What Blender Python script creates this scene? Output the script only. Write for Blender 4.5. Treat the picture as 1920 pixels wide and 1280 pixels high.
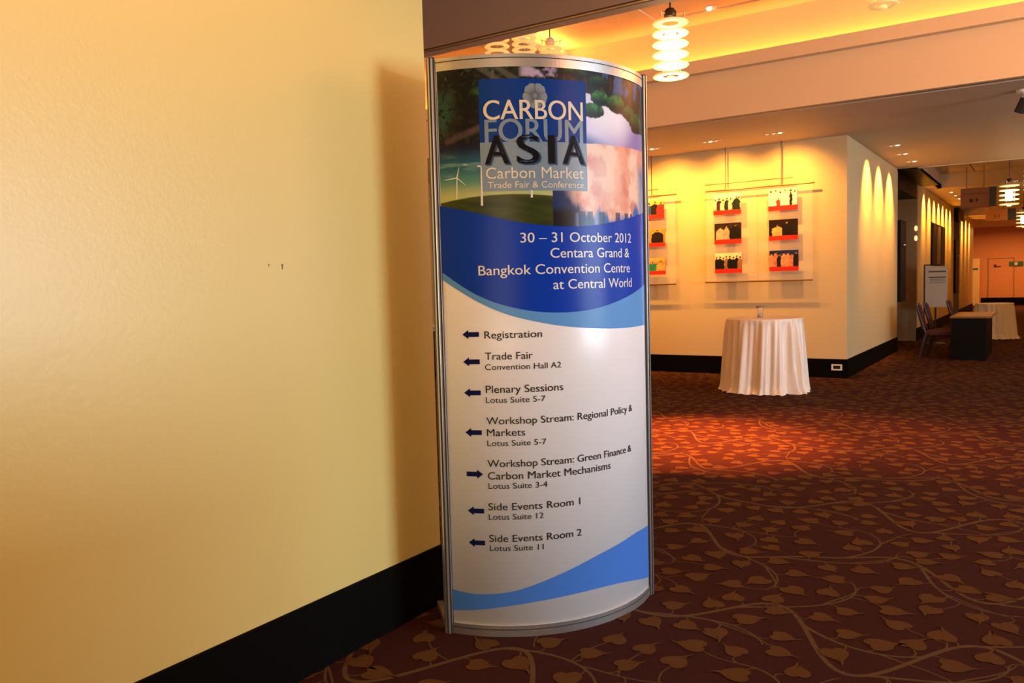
import bpy, bmesh, math, random
import numpy as np
from mathutils import Vector, Matrix, noise
for o in list(bpy.data.objects): bpy.data.objects.remove(o)
C = bpy.context.scene.collection
PI = math.pi
R = math.radians

# ---------------------------------------------------------------- camera
cam_d = bpy.data.cameras.new('camera'); cam = bpy.data.objects.new('camera', cam_d); C.objects.link(cam)
yaw, pitch, roll, fpx = -0.58108177, -0.06930877, -0.0267954985, 1523.84
fw = Vector((math.sin(yaw)*math.cos(pitch), math.cos(yaw)*math.cos(pitch), math.sin(pitch)))
rt0 = Vector((math.cos(yaw), -math.sin(yaw), 0)); up0 = rt0.cross(fw)
rt = math.cos(roll)*rt0 + math.sin(roll)*up0; up = -math.sin(roll)*rt0 + math.cos(roll)*up0
m = Matrix((rt, up, -fw)).transposed().to_4x4(); m.translation = (0, 0, 1.5)
cam.matrix_world = m
cam_d.sensor_width = 36; cam_d.lens = 36*fpx/1920; cam_d.clip_end = 200
bpy.context.scene.camera = cam

# ---------------------------------------------------------------- world, lights, exposure
sc = bpy.context.scene
sc.view_settings.view_transform = 'Standard'; sc.view_settings.look = 'None'
sc.view_settings.gamma = 1; sc.view_settings.use_curve_mapping = False
sc.view_settings.exposure = 0.26
w = bpy.data.worlds.new('world'); sc.world = w; w.use_nodes = True
w.node_tree.nodes['Background'].inputs[0].default_value = (0.5, 0.62, 0.9, 1)
w.node_tree.nodes['Background'].inputs[1].default_value = 0.3

WARM = (1.0, 0.34, 0.055)
WARM2 = (1.0, 0.42, 0.065)
DAY = (0.70, 0.85, 1.0)
def area(name, loc, size, power, color, rot, spread=180):
    d = bpy.data.lights.new(name, 'AREA'); d.shape = 'RECTANGLE'; d.size, d.size_y = size
    d.energy = power; d.color = color; d.spread = R(spread)
    o = bpy.data.objects.new(name, d); C.objects.link(o); o.location = loc; o.rotation_euler = rot; return o
def spot(name, loc, target, power, color, angle=50, blend=0.6, radius=0.03):
    d = bpy.data.lights.new(name, 'SPOT'); d.energy = power; d.color = color
    d.spot_size = R(angle); d.spot_blend = blend; d.shadow_soft_size = radius
    o = bpy.data.objects.new(name, d); C.objects.link(o); o.location = loc
    o.rotation_euler = (Vector(target)-Vector(loc)).to_track_quat('-Z', 'Y').to_euler(); return o
def point(name, loc, power, color, radius=0.05):
    d = bpy.data.lights.new(name, 'POINT'); d.energy = power; d.color = color; d.shadow_soft_size = radius
    o = bpy.data.objects.new(name, d); C.objects.link(o); o.location = loc; return o

# daylight through the two windows in the right-hand wall of the lobby
area('unseen_opening_light', (9.35, 5.65, 1.95), (2.1, 4.3), 760, DAY, (0, R(90), 0))
area('unseen_opening_light', (9.35, 13.4, 1.95), (2.1, 5.0), 115, DAY, (0, R(90), 0))
# warm fill light added behind the camera, no window known there
area('unseen_opening_light', (1.6, -3.35, 1.45), (2.8, 2.1), 80, (1.0, .78, .50), (R(90), 0, 0))
# cove strips hidden behind the lips of the high tray
area('cove_far', (-4.0, 10.38, 4.21), (16.0, 0.05), 125, WARM, (R(128), 0, 0))
area('cove_side', (-5.70, 8.1, 4.70), (0.04, 4.5), 42, WARM, (0, R(205), 0))
# wall-washing downlights above the photograph wall and along the corridor wall
for x in (-3.24, -4.16, -5.08, -6.0, -6.9, -7.8):
    spot('wall_washer', (x, 11.80, 3.50), (x, 12.63, 2.45), 185, WARM2, 108, 1.0)
for y in (14.18, 15.28, 16.41):
    spot('corridor_washer', (-2.05, y, 3.50), (-2.42, y+0.02, 2.9), 430, WARM2, 76, .9)
for k in range(7):
    spot('corridor_washer', (-2.05, 21.5+k*1.05, 3.50), (-2.42, 21.5+k*1.05, 3.0), 400, WARM2, 70, 1.0)
for k in range(3):
    spot('corridor_washer', (-2.05, 32.0+k*1.6, 3.50), (-2.42, 32.0+k*1.6, 3.0), 420, WARM2, 70, 1.0)
# halogen downlights shining straight down
spot('halogen_floor', (-3.2, 7.9, 4.80), (-2.85, 7.25, 0), 7600, (1, 0.26, 0.06), 38, 1.0)
spot('halogen_floor', (-2.2, 8.3, 4.80), (-1.9, 8.0, 0), 1300, (1, 0.28, 0.07), 44, 1.0)
spot('halogen_floor', (-0.4, 8.0, 4.80), (-0.3, 8.0, 0), 380, (1, 0.28, 0.07), 46, 1.0)
for y, pw_ in ((-0.6, 32), (0.8, 42), (1.8, 26)):
    spot('near_wall_washer', (-1.75, y, 3.50), (-2.39, y, 2.3), pw_, WARM2, 130, 0.9)
AMB = (1.0, 0.40, 0.13)
# ambient fill lights added outside the frame, with no fixtures of their own
for loc, pw_ in (((2.6, 2.6, 2.9), 80), ((3.0, 8.0, 3.2), 110), ((0.6, 7.2, 3.9), 125), ((1.6, -1.9, 2.7), 25), ((-8.5, 7.0, 3.0), 120), ((1.0, 14.0, 2.6), 13)):
    point('ambient_fill', loc, pw_, AMB, 0.6)
area('corridor_lamps', (0.6, 25.0, 3.4), (1.0, 14.0), 36, WARM2, (0, 0, 0))
area('end_lamps', (-1.0, 40.0, 3.3), (4.0, 2.0), 210, (1, .40, .12), (0, 0, 0))

# ---------------------------------------------------------------- materials
MATS = {}
def nodes_of(name):
    mt = bpy.data.materials.new(name); mt.use_nodes = True
    nt = mt.node_tree; b = nt.nodes['Principled BSDF']; MATS[name] = mt
    return mt, nt, b
def mat(name, col, rough=0.5, metal=0.0, spec=0.5, bump=None, vary=None, emit=None, trans=0.0, alpha=1.0):
    mt, nt, b = nodes_of(name)
    b.inputs['Base Color'].default_value = (*col, 1); b.inputs['Roughness'].default_value = rough
    b.inputs['Metallic'].default_value = metal; b.inputs['Specular IOR Level'].default_value = spec
    b.inputs['Transmission Weight'].default_value = trans; b.inputs['Alpha'].default_value = alpha
    tc = nt.nodes.new('ShaderNodeTexCoord')
    if bump:
        n = nt.nodes.new('ShaderNodeTexNoise'); n.inputs['Scale'].default_value = bump[0]; n.inputs['Detail'].default_value = 3
        nt.links.new(tc.outputs['Object'], n.inputs['Vector'])
        bp = nt.nodes.new('ShaderNodeBump'); bp.inputs['Strength'].default_value = bump[1]; bp.inputs['Distance'].default_value = bump[2]
        nt.links.new(n.outputs['Fac'], bp.inputs['Height']); nt.links.new(bp.outputs['Normal'], b.inputs['Normal'])
    if vary:
        n = nt.nodes.new('ShaderNodeTexNoise'); n.inputs['Scale'].default_value = vary[0]; n.inputs['Detail'].default_value = 4
        nt.links.new(tc.outputs['Object'], n.inputs['Vector'])
        mx = nt.nodes.new('ShaderNodeMix'); mx.data_type = 'RGBA'
        mx.inputs['A'].default_value = (*col, 1); mx.inputs['B'].default_value = (*vary[1], 1)
        rp = nt.nodes.new('ShaderNodeMapRange'); rp.inputs['From Min'].default_value = .3; rp.inputs['From Max'].default_value = .7
        nt.links.new(n.outputs['Fac'], rp.inputs['Value']); nt.links.new(rp.outputs['Result'], mx.inputs['Factor'])
        nt.links.new(mx.outputs['Result'], b.inputs['Base Color'])
    if emit:
        b.inputs['Emission Color'].default_value = (*emit[0], 1); b.inputs['Emission Strength'].default_value = emit[1]
    return mt
def attr_mat(name, rough=0.35, spec=0.5):
    mt, nt, b = nodes_of(name)
    a = nt.nodes.new('ShaderNodeAttribute'); a.attribute_name = 'print'
    nt.links.new(a.outputs['Color'], b.inputs['Base Color'])
    b.inputs['Roughness'].default_value = rough; b.inputs['Specular IOR Level'].default_value = spec
    return mt

M = {}
M['wall'] = mat('cream_wall_paint', (.73, .585, .205), .36, spec=.45, bump=(45, .25, .003), vary=(1.2, (.71, .572, .198)))
M['picwall'] = mat('cream_lobby_paint', (.67, .52, .27), .5, spec=.3, bump=(60, .15, .003))
M['ceil'] = mat('cream_ceiling_paint', (.60, .49, .35), .6, spec=.3, bump=(90, .15, .002))
M['tray'] = mat('tray_ceiling_paint', (.70, .56, .36), .7, spec=.2, bump=(90, .1, .002))
M['base'] = mat('black_stained_wood', (.0035, .003, .0025), .6, spec=.04, bump=(30, .2, .002))
M['carpet'] = mat('maroon_carpet_pile', (.060, .015, .011), .95, spec=.1, bump=(420, .9, .006), vary=(170, (.040, .010, .008)))
M['leaf'] = mat('golden_carpet_pile', (.13, .056, .014), .95, spec=.1, bump=(420, .9, .006), vary=(140, (.11, .046, .013)))
M['vine'] = mat('tan_carpet_pile', (.14, .078, .030), .95, spec=.1, bump=(420, .9, .006), vary=(150, (.11, .06, .024)))
M['track'] = mat('dark_track_slot', (.02, .014, .01), .5)
M['brass'] = mat('aluminium_track', (.55, .47, .34), .35, metal=.8)
M['alu'] = mat('brushed_aluminium', (.62, .62, .62), .30, metal=.85, bump=(160, .15, .001))
M['alu_shade'] = mat('shaded_aluminium_channel', (.14, .13, .12), .5, metal=.6)  # darker copy of the aluminium, shade of the post channels put into its colour
M['groove'] = mat('shadow_groove', (.02, .02, .025), .6)
M['print'] = mat('white_laminated_print', (.88, .88, .90), .32, spec=.6, bump=(500, .08, .0006))
M['picture'] = attr_mat('printed_picture', .30, .3)
M['photo'] = attr_mat('photographic_print', .45, .3)
M['navy'] = mat('navy_ink', (.003, .045, .46), .30, spec=.15)
M['ltblue'] = mat('light_blue_ink', (.12, .34, .74), .32, spec=.15)
M['swoosh'] = mat('swoosh_blue_ink', (.06, .20, .68), .32, spec=.15)
M['logoblue'] = mat('logo_blue_ink', (.003, .045, .27), .30, spec=.15)
M['logogrey'] = mat('logo_grey_blue_ink', (.20, .29, .38), .34, spec=.5)
M['petal'] = mat('petal_grey_ink', (.25, .29, .33), .34, spec=.5)
M['cream_ink'] = mat('cream_ink', (.80, .72, .55), .34, spec=.5)
M['white_ink'] = mat('white_ink', (.80, .79, .78), .34, spec=.5)
M['black_ink'] = mat('black_ink', (.004, .004, .008), .45, spec=.12)
M['shadow_ink'] = mat('blue_shadow_ink', (.01, .03, .10), .4, spec=.4)
M['soft_shadow_ink'] = mat('soft_blue_shadow_ink', (.06, .11, .20), .4, spec=.15)
M['grey_ink'] = mat('charcoal_ink', (.012, .012, .018), .5, spec=.1)
M['arrow_ink'] = mat('navy_arrow_ink', (.004, .008, .075), .5, spec=.1)
M['cloth'] = mat('ivory_satin_cloth', (.90, .82, .70), .36, spec=.5, bump=(200, .1, .001))
M['glassy'] = mat('clear_acrylic', (.97, .95, .9), .05, spec=.4, alpha=.10)
M['vase'] = mat('clear_glass', (1, .97, .9), .06, trans=.85)
M['rodmetal'] = mat('bronze_rod', (.30, .17, .07), .4, metal=.6)
M['cable'] = mat('dark_steel_cable', (.12, .09, .06), .5, metal=.5)
M['redcap'] = mat('red_caption_board', (.62, .03, .015), .5, spec=.2)
M['ring'] = mat('frosted_glass_ring', (.9, .75, .45), .4, emit=((1, .62, .2), .5))
M['ringdim'] = mat('faint_glow_glass_ring', (.85, .62, .30), .4, emit=((1, .66, .2), .34))  # emission paints a faint glow into rings that hold no lamp core
M['ringhot'] = mat('frosted_glass_ring_near_lamp', (.9, .8, .6), .4, emit=((1, .76, .36), .85))
M['core'] = mat('glowing_lamp_core', (1, .9, .7), .4, emit=((1, .85, .6), 9))
M['dim'] = mat('dim_lamp_lens', (.8, .7, .5), .3, emit=((1, .6, .3), .5))
M['lamp'] = mat('lit_lamp_lens', (1, .9, .7), .3, emit=((1, .8, .45), 7))
M['fixt'] = mat('dark_fixture_metal', (.06, .035, .025), .4, metal=.6)
M['trim'] = mat('lamp_trim_cream', (.7, .58, .42), .4)
M['blackmet'] = mat('black_metal', (.01, .01, .01), .4)
M['desk'] = mat('black_desk_laminate', (.005, .004, .004), .5, spec=.1)
M['desktop'] = mat('brown_desk_top', (.24, .12, .06), .3, spec=.4)
M['maroon'] = mat('maroon_upholstery', (.065, .008, .013), .8, bump=(200, .3, .002))
M['darkwood'] = mat('dark_chair_wood', (.03, .015, .012), .4)
M['darkpanel'] = mat('dark_glass_panel', (.010, .008, .007), .6, spec=.1)
M['board'] = mat('pale_sign_board', (.52, .46, .38), .5)
M['boardink'] = mat('board_dark_ink', (.06, .055, .05), .5)
M['boardink2'] = mat('board_grey_ink', (.26, .24, .21), .5)
M['woodsign'] = mat('brown_hanging_sign', (.36, .13, .03), .6)
M['green'] = mat('green_sign_face', (.03, .12, .05), .4)
M['whiteface'] = mat('white_sign_face', (.6, .65, .62), .4)
M['endwall'] = mat('terracotta_wall_paint', (.60, .28, .12), .6)
M['recess'] = mat('brown_door_recess', (.30, .18, .08), .5)
M['chrome'] = mat('chrome', (.8, .8, .8), .15, metal=1)
M['whiteplastic'] = mat('white_plastic', (.75, .72, .65), .4)
M['blind'] = mat('window_frame_paint', (.5, .5, .5), .5)

# ---------------------------------------------------------------- mesh helpers
def obj(name, bm, mt, parent=None, smooth=False):
    me = bpy.data.meshes.new(name); bm.to_mesh(me); bm.free()
    if smooth:
        for p in me.polygons: p.use_smooth = True
    for q in (mt if isinstance(mt, (list, tuple)) else [mt]): me.materials.append(M[q])
    o = bpy.data.objects.new(name, me); C.objects.link(o)
    if parent is not None: o.parent = parent
    return o
def bx(bm, x0, x1, y0, y1, z0, z1, mi=0):
    v = [bm.verts.new(p) for p in ((x0,y0,z0),(x1,y0,z0),(x1,y1,z0),(x0,y1,z0),(x0,y0,z1),(x1,y0,z1),(x1,y1,z1),(x0,y1,z1))]
    for f in ((0,3,2,1),(4,5,6,7),(0,1,5,4),(1,2,6,5),(2,3,7,6),(3,0,4,7)):
        bm.faces.new([v[i] for i in f]).material_index = mi
    return bm
def box(*a): return bx(bmesh.new(), *a)
def bevbox(x0, x1, y0, y1, z0, z1, b=.006, seg=2):
    bm = box(x0, x1, y0, y1, z0, z1)
    bmesh.ops.bevel(bm, geom=bm.edges[:], offset=b, segments=seg, affect='EDGES'); return bm
def tube(bm, a, b, r0, r1=None, n=12, cap=True):
    a, b = Vector(a), Vector(b); r1 = r0 if r1 is None else r1
    q = (b-a).to_track_quat('Z', 'Y'); A, B = [], []
    for i in range(n):
        t = 2*PI*i/n; d = q @ Vector((math.cos(t), math.sin(t), 0))
        A.append(bm.verts.new(a+d*r0)); B.append(bm.verts.new(b+d*r1))
    for i in range(n): bm.faces.new((A[i], A[(i+1)%n], B[(i+1)%n], B[i]))
    if cap: bm.faces.new(A[::-1]); bm.faces.new(B)
    return bm
def lathe(bm, prof, n=32, c=(0,0,0), closed=False):
    rows = []
    for r, z in prof:
        rows.append([bm.verts.new((c[0]+r*math.cos(2*PI*i/n), c[1]+r*math.sin(2*PI*i/n), c[2]+z)) for i in range(n)])
    k = len(rows)
    for a in range(k if closed else k-1):
        A, B = rows[a], rows[(a+1)%k]
        for i in range(n): bm.faces.new((A[i], A[(i+1)%n], B[(i+1)%n], B[i]))
    return bm
def tag(o, label, cat, group=None):
    o['label'] = label; o['category'] = cat
    if group: o['group'] = group
    return o
def thing(name, label, cat, loc=(0,0,0), rz=0, group=None):
    o = bpy.data.objects.new(name, None); C.objects.link(o); o.empty_display_size = .1
    o.location = loc; o.rotation_euler = (0, 0, rz); return tag(o, label, cat, group)
def struct(name, bm, mt, parent=None):
    o = obj(name, bm, mt, parent)
    if parent is None: o['kind'] = 'structure'
    return o
def copy_tree(o, parent=None):
    c = o.copy(); C.objects.link(c)
    if parent is not None: c.parent = parent
    for ch in [x for x in o.children]: copy_tree(ch, c)
    return c
rnd = random.Random(7)

# ---------------------------------------------------------------- the setting
H = 3.53
WX = -2.386
struct('floor', box(-12.2, 9.2, -3.3, 44, -.1, 0), 'carpet')

# carpet pattern woven into the floor: a repeating tile of vines and heart-shaped leaves
def carpet_pattern():
    T = 2.0; rn = random.Random(11)
    ribbons = []; leaves = []; pts = []
    def curl(p, a, L, k0, k1, w0, w1, n=26):
        line = []; x, y = p
        for i in range(n+1):
            t = i/n; line.append((x, y, w0+(w1-w0)*t, a))
            k = k0+(k1-k0)*t; a += k*L/n; x += math.cos(a)*L/n; y += math.sin(a)*L/n
        ribbons.append(line); pts.extend(line); return line
    mains = []
    for j, (y0, ph) in enumerate(((.45, 0.0), (1.45, 2.1))):
        line = []; n = 96
        for i in range(n+1):
            t = i/n; x = T*t
            y = y0+.20*math.sin(2*PI*2*t+ph)+.09*math.sin(2*PI*3*t+ph*2)
            line.append((x, y))
        L2 = []
        for i in range(n+1):
            p, q = line[(i-1) % n], line[(i+1) % n]
            dx = (q[0]-p[0]) % T; dx = dx-T if dx > T/2 else dx
            L2.append((line[i][0], line[i][1], .013, math.atan2(q[1]-p[1], dx)))
        ribbons.append(L2); pts.extend(L2); mains.append(L2)
    branches = []
    for j, Lm in enumerate(mains):
        for b in range(6):
            q = Lm[int((b+.35+.2*rn.random())*96/6) % 96]; s = 1 if b % 2 else -1
            br = curl(q[:2], q[3]+s*.35, .62+.18*rn.random(), s*(1.0), s*-5.2 if b % 3 else s*5.8, .011, .005)
            branches.append((br, s))
            q2 = br[13]
            branches.append((curl(q2[:2], q2[3]-s*.5, .32, s*2.5, -s*5.0, .007, .004, 14), -s))
    def torus(a, b):
        dx = abs(a[0]-b[0]) % T; dy = abs(a[1]-b[1]) % T
        return math.hypot(min(dx, T-dx), min(dy, T-dy))
    def leaf(cx, cy, ang, s):
        if any(torus((cx, cy), l) < .122 for l in leaves): return False
        if sum(torus((cx, cy), p) < .048 for p in pts) > 0: return False
        leaves.append((cx, cy, ang, s)); return True
    stems = []
    for Lm in [b[0] for b in branches]+mains:
        side = 1
        for i in range(2, len(Lm), 3):
            q = Lm[i]; side = -side
            for d in (.115, .14):
                ang = q[3]+side*(1.1+.3*rn.random())
                cx, cy = q[0]+math.cos(ang)*d, q[1]+math.sin(ang)*d
                la = q[3]+side*(.5+.5*rn.random())
                if leaf(cx % T, cy % T, la, 1.0+.25*rn.random()):
                    bx_, by_ = cx-math.cos(la)*.05, cy-math.sin(la)*.05
                    mx_, my_ = q[0]+math.cos(q[3]+side*.5)*.06, q[1]+math.sin(q[3]+side*.5)*.06
                    stems.append([((1-t)**2*q[0]+2*t*(1-t)*mx_+t*t*bx_, (1-t)**2*q[1]+2*t*(1-t)*my_+t*t*by_, .0045) for t in (0, .25, .5, .75, 1)])
                    break
    for k in range(5000):
        cx, cy = rn.random()*T, rn.random()*T
        if any(torus((cx, cy), l) < .138 for l in leaves): continue
        near = min(pts, key=lambda p: torus((cx, cy), p)); d = torus((cx, cy), near)
        if d > .30 or d < .07: continue
        nx = near[0] + (T if cx-near[0] > T/2 else -T if cx-near[0] < -T/2 else 0)
        ny = near[1] + (T if cy-near[1] > T/2 else -T if cy-near[1] < -T/2 else 0)
        a = math.atan2(cy-ny, cx-nx)
        if leaf(cx, cy, a+rn.uniform(-.5, .5), .98+.25*rn.random()):
            bx_, by_ = cx-math.cos(a)*.05, cy-math.sin(a)*.05
            mx_, my_ = (nx+bx_)/2-math.sin(a)*.035, (ny+by_)/2+math.cos(a)*.035
            stems.append([((1-t)**2*nx+2*t*(1-t)*mx_+t*t*bx_, (1-t)**2*ny+2*t*(1-t)*my_+t*t*by_, .0045) for t in (0, .25, .5, .75, 1)])
    LV, LF = [], []
    outline = [(-.046, 0), (-.056, .018), (-.052, .036), (-.036, .047), (-.014, .048), (.008, .038), (.024, .022), (.036, .012), (.056, .010), (.078, .018),
               (.056, .001), (.038, -.006), (.026, -.018), (.008, -.034), (-.014, -.045), (-.036, -.045), (-.052, -.034), (-.056, -.017)]
    for cx, cy, a, s in leaves:
        b = len(LV); ca, sa = math.cos(a), math.sin(a); LV.append((cx, cy))
        fl = rn.choice((1, -1))
        for x, y in outline: y *= fl; LV.append((cx+s*(ca*x-sa*y), cy+s*(sa*x+ca*y)))
        n = len(outline)
        for i in range(n): LF.append((b, b+1+i, b+1+(i+1) % n) if fl > 0 else (b, b+1+(i+1) % n, b+1+i))
    VV, VF, VZ = [], [], []
    for ir, line in enumerate(ribbons+stems):
        b = len(VV); n = len(line)
        for i, q in enumerate(line):
            p0, p1 = line[max(0, i-1)], line[min(n-1, i+1)]
            dx, dy = p1[0]-p0[0], p1[1]-p0[1]; l = math.hypot(dx, dy) or 1
            wdt = q[2]*.8; VZ += [ir*6e-6]*2; VV.append((q[0]-dy/l*wdt, q[1]+dx/l*wdt)); VV.append((q[0]+dy/l*wdt, q[1]-dx/l*wdt))
        for i in range(n-1): VF.append((b+2*i+1, b+2*i+3, b+2*i+2, b+2*i))
    fl_ = bpy.data.objects['floor']
    for nm, V, F, z, mt in (('carpet_leaves', LV, LF, .0022, 'leaf'), ('carpet_vines', VV, VF, .0016, 'vine')):
        va = np.array(V); nv = len(V); allv = []; allf = []; k = 0
        for ix in range(-4, 3):
            for iy in range(-1, 20):
                if iy < 1 and ix < -3: continue
                a = np.zeros((nv, 3)); a[:, 0] = va[:, 0]+ix*T; a[:, 1] = va[:, 1]+iy*T; a[:, 2] = z if nm == 'carpet_leaves' else z-.0014+np.array(VZ)
                allv.append(a); allf += [tuple(i+k for i in f) for f in F]; k += nv
        me = bpy.data.meshes.new(nm); me.from_pydata(np.concatenate(allv).tolist(), [], allf); me.materials.append(M[mt])
        o = bpy.data.objects.new(nm, me); C.objects.link(o); o.parent = fl_; o['kind'] = 'stuff'
carpet_pattern()

# left wall of the foreground, with its black skirting
wl = struct('wall_left', box(WX-.16, WX, -3.2, 2.965, 0, H), 'wall')
bl = bevbox(WX-.175, WX+.012, -3.2, 2.98, 0, .281, .003, 1)
struct('baseboard_left', bl, 'base')
for y, z, s in ((2.083, 1.597, .006), (2.02, 1.599, .003)):
    bm = tube(bmesh.new(), (WX-.005, y, z), (WX+.002, y, z), s*.7, s*.7, 10); bx(bm, WX-.001, WX+.001, y-s*.35, y+s*.35, z-s*2.6, z)
    obj('screw_hole', bm, 'cable', wl)
# photograph wall and the corridor wall behind it (an L-shaped block)
pw = struct('wall_front', box(-12.2, -2.42, 12.63, 12.85, 0, H), 'picwall')
struct('wall_corridor', box(-2.60, -2.42, 12.85, 17.46, 0, H), 'picwall')
struct('baseboard_front', box(-12.2, -2.408, 12.612, 12.63, 0, .281), 'base')
struct('baseboard_corridor', box(-2.42, -2.406, 12.63, 17.47, 0, .281), 'base')
# door recess 1
struct('wall_recess', box(-3.6, -2.42, 20.27, 20.45, 0, H), 'recess')
struct('wall_recess_side', box(-3.7, -3.6, 17.4, 20.3, 0, H), 'recess')
struct('trim_1', box(-3.6, -2.42, 17.55, 20.27, 3.18, H), 'desk')
struct('shade_sheet', box(-2.44, -2.06, 17.40, 20.9, 3.50, H+.002), 'desk')  # black sheet under the ceiling, paints the unlit strip beside the recess
# wall 2, recess 2, wall 3
struct('wall_corridor_middle', box(-2.60, -2.42, 20.45, 29.1, 0, H), 'picwall')
struct('baseboard_corridor_middle', box(-2.42, -2.408, 20.3, 29.1, 0, .281), 'base')
struct('wall_recess_far', box(-3.6, -2.42, 31.07, 31.2, 0, H), 'recess')
struct('trim_3', box(-3.6, -2.3, 29.1, 31.07, 3.2, H), 'desk')
struct('wall_corridor_far', box(-2.60, -2.42, 31.2, 37.3, 0, H), 'picwall')
struct('baseboard_corridor_far', box(-2.42, -2.408, 31.07, 37.3, 0, .281), 'base')
# far end of the corridor
struct('wall_end', box(-5.0, 2.0, 43.05, 43.2, 0, H+.5), 'endwall')
struct('baseboard_end', box(-2.45, 1.5, 43.0, 43.05, 0, .34), 'base')
struct('wall_far_left', box(-5.2, -5.0, 31, 43.2, 0, H), 'endwall')
d1 = struct('door_1', box(-2.15, -1.2, 43.02, 43.05, .0, 2.1), 'endwall')
bm = box(-2.18, -2.15, 43.0, 43.05, 0, 2.13); bx(bm, -1.2, -1.17, 43.0, 43.05, 0, 2.13); bx(bm, -2.18, -1.17, 43.0, 43.05, 2.1, 2.13)
obj('door_frame', bm, 'recess', d1)
# unseen sides of the lobby
bm = box(-12.2, .15, -3.3, -3.2, 0, H); bx(bm, 3.05, 9.2, -3.3, -3.2, 0, H); bx(bm, .15, 3.05, -3.3, -3.2, 0, .38); bx(bm, .15, 3.05, -3.3, -3.2, 2.52, H)
struct('wall_back', bm, 'picwall')
struct('wall_lobby_left', box(-12.3, -12.2, -3.3, 12.9, 0, 5.0), 'picwall')
struct('wall_lobby_right_far', box(1.5, 9.2, 17.0, 17.15, 0, H), 'picwall')
struct('wall_corridor_right', box(1.5, 1.65, 17.15, 43.2, 0, H+.5), 'picwall')
bm = box(9.2, 9.34, -3.3, 3.5, 0, 5.0); bx(bm, 9.2, 9.34, 15.9, 17.1, 0, 5.0); bx(bm, 9.2, 9.34, 3.5, 15.9, 0, .9); bx(bm, 9.2, 9.34, 3.5, 15.9, 3.0, 5.0); bx(bm, 9.2, 9.34, 7.8, 10.9, .9, 3.0)
struct('wall_right', bm, 'picwall')
for nm, ya, yb in (('window_1', 3.5, 7.8), ('window_2', 10.9, 15.9)):
    bm = bmesh.new(); bx(bm, 9.22, 9.30, ya, yb, .9, .96); bx(bm, 9.22, 9.30, ya, yb, 2.94, 3.0)
    for k in range(4): bx(bm, 9.22, 9.30, ya+(yb-ya-.06)*k/3, ya+(yb-ya-.06)*k/3+.06, .96, 2.94)
    struct(nm, bm, 'blind')

# ceilings
struct('ceiling', box(-12.2, 9.2, -3.3, 5.57, H, H+.08), 'ceil')
struct('ceiling_edge', box(-12.2, 9.2, 5.66, 5.77, H, H+.08), 'ceil')
bm = box(-12.2, 9.2, 5.57, 5.66, H+.03, H+.08)
tk = struct('trim_4', bm, 'track')
obj('track_bar', box(-12.2, 9.2, 5.598, 5.628, H-.002, H+.03), 'brass', tk)
bm = box(-12.2, 9.2, 5.69, 5.77, H+.08, 4.95); struct('trim_5', bm, 'tray')
# high tray
bm = box(-12.2, 9.2, 10.17, 10.25, H, 4.11); struct('beam_fascia', bm, 'tray')
bm = box(-12.2, 9.2, 10.06, 10.13, 4.13, 4.256); bx(bm, -12.2, 9.2, 10.06, 10.55, 4.10, 4.13)
struct('cove_lip', bm, 'tray')
struct('cove_wall', box(-12.2, 9.2, 10.50, 10.58, 4.13, 4.95), 'tray')
bm = bmesh.new()
X0, Y1 = -4.24, 10.08
bx(bm, -12.2, X0, 5.77, 10.5, 4.83, 4.93); bx(bm, X0, 9.2, Y1, 10.5, 4.83, 4.93); bx(bm, X0, 9.2, 5.77, Y1, 4.85, 4.93)
struct('ceiling_tray', bm, 'tray')
bm = box(-6.20, -5.80, 5.77, 10.5, 4.60, 4.83); bx(bm, -5.80, -5.65, 5.77, 10.5, 4.60, 4.625); bx(bm, -5.665, -5.65, 5.77, 10.5, 4.625, 4.665)
struct('tray_bulkhead', bm, 'tray')
# corridor ceilings
struct('ceiling_front', box(-12.2, 9.2, 10.38, 17.40, H, H+.08), 'ceil')
tk = struct('trim_6', box(-12.2, 9.2, 10.25, 10.38, H+.05, H+.10), 'track')
obj('track_bar', box(-12.2, 9.2, 10.30, 10.33, H+.005, H+.05), 'rodmetal', tk)
ZT = 3.86
struct('ceiling_corridor_tray', box(-2.1, 2.0, 17.40, 22.0, ZT, ZT+.08), 'ceil')
bm = box(-2.14, 2.0, 17.38, 17.44, H+.08, ZT+.05); bx(bm, -2.18, -2.1, 17.40, 22.0, H, ZT); bx(bm, -2.1, 2.0, 22.0, 22.08, H, ZT)
struct('tray_sides', bm, 'ceil')
bm = box(-2.10, 2.0, 17.40, 17.52, H-.012, H+.03)
struct('trim_7', bm, 'tray')
struct('ceiling_corridor_side', box(-3.7, -2.1, 17.40, 22.0, H, H+.08), 'ceil')
struct('ceiling_corridor_middle', box(-3.7, 2.0, 22.08, 29.0, H, H+.08), 'ceil')
struct('ceiling_corridor_raised', box(-3.7, 2.0, 29.0, 33.5, ZT, ZT+.08), 'ceil')
bm = box(-3.7, 2.0, 28.95, 29.02, H, ZT); bx(bm, -3.7, 2.0, 33.5, 33.58, H, ZT); struct('tray_sides_far', bm, 'ceil')
struct('ceiling_corridor_far', box(-5.2, 2.0, 33.58, 43.2, H, H+.08), 'ceil')
# joint of the corridor tray panel
struct('trim_8', box(-1.42, -1.40, 17.5, 22.0, ZT-.004, ZT), 'track')
# roof over everything so that no sky leaks in
struct('roof', box(-12.4, 9.6, -3.4, 44, 5.05, 5.15), 'ceil')

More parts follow.
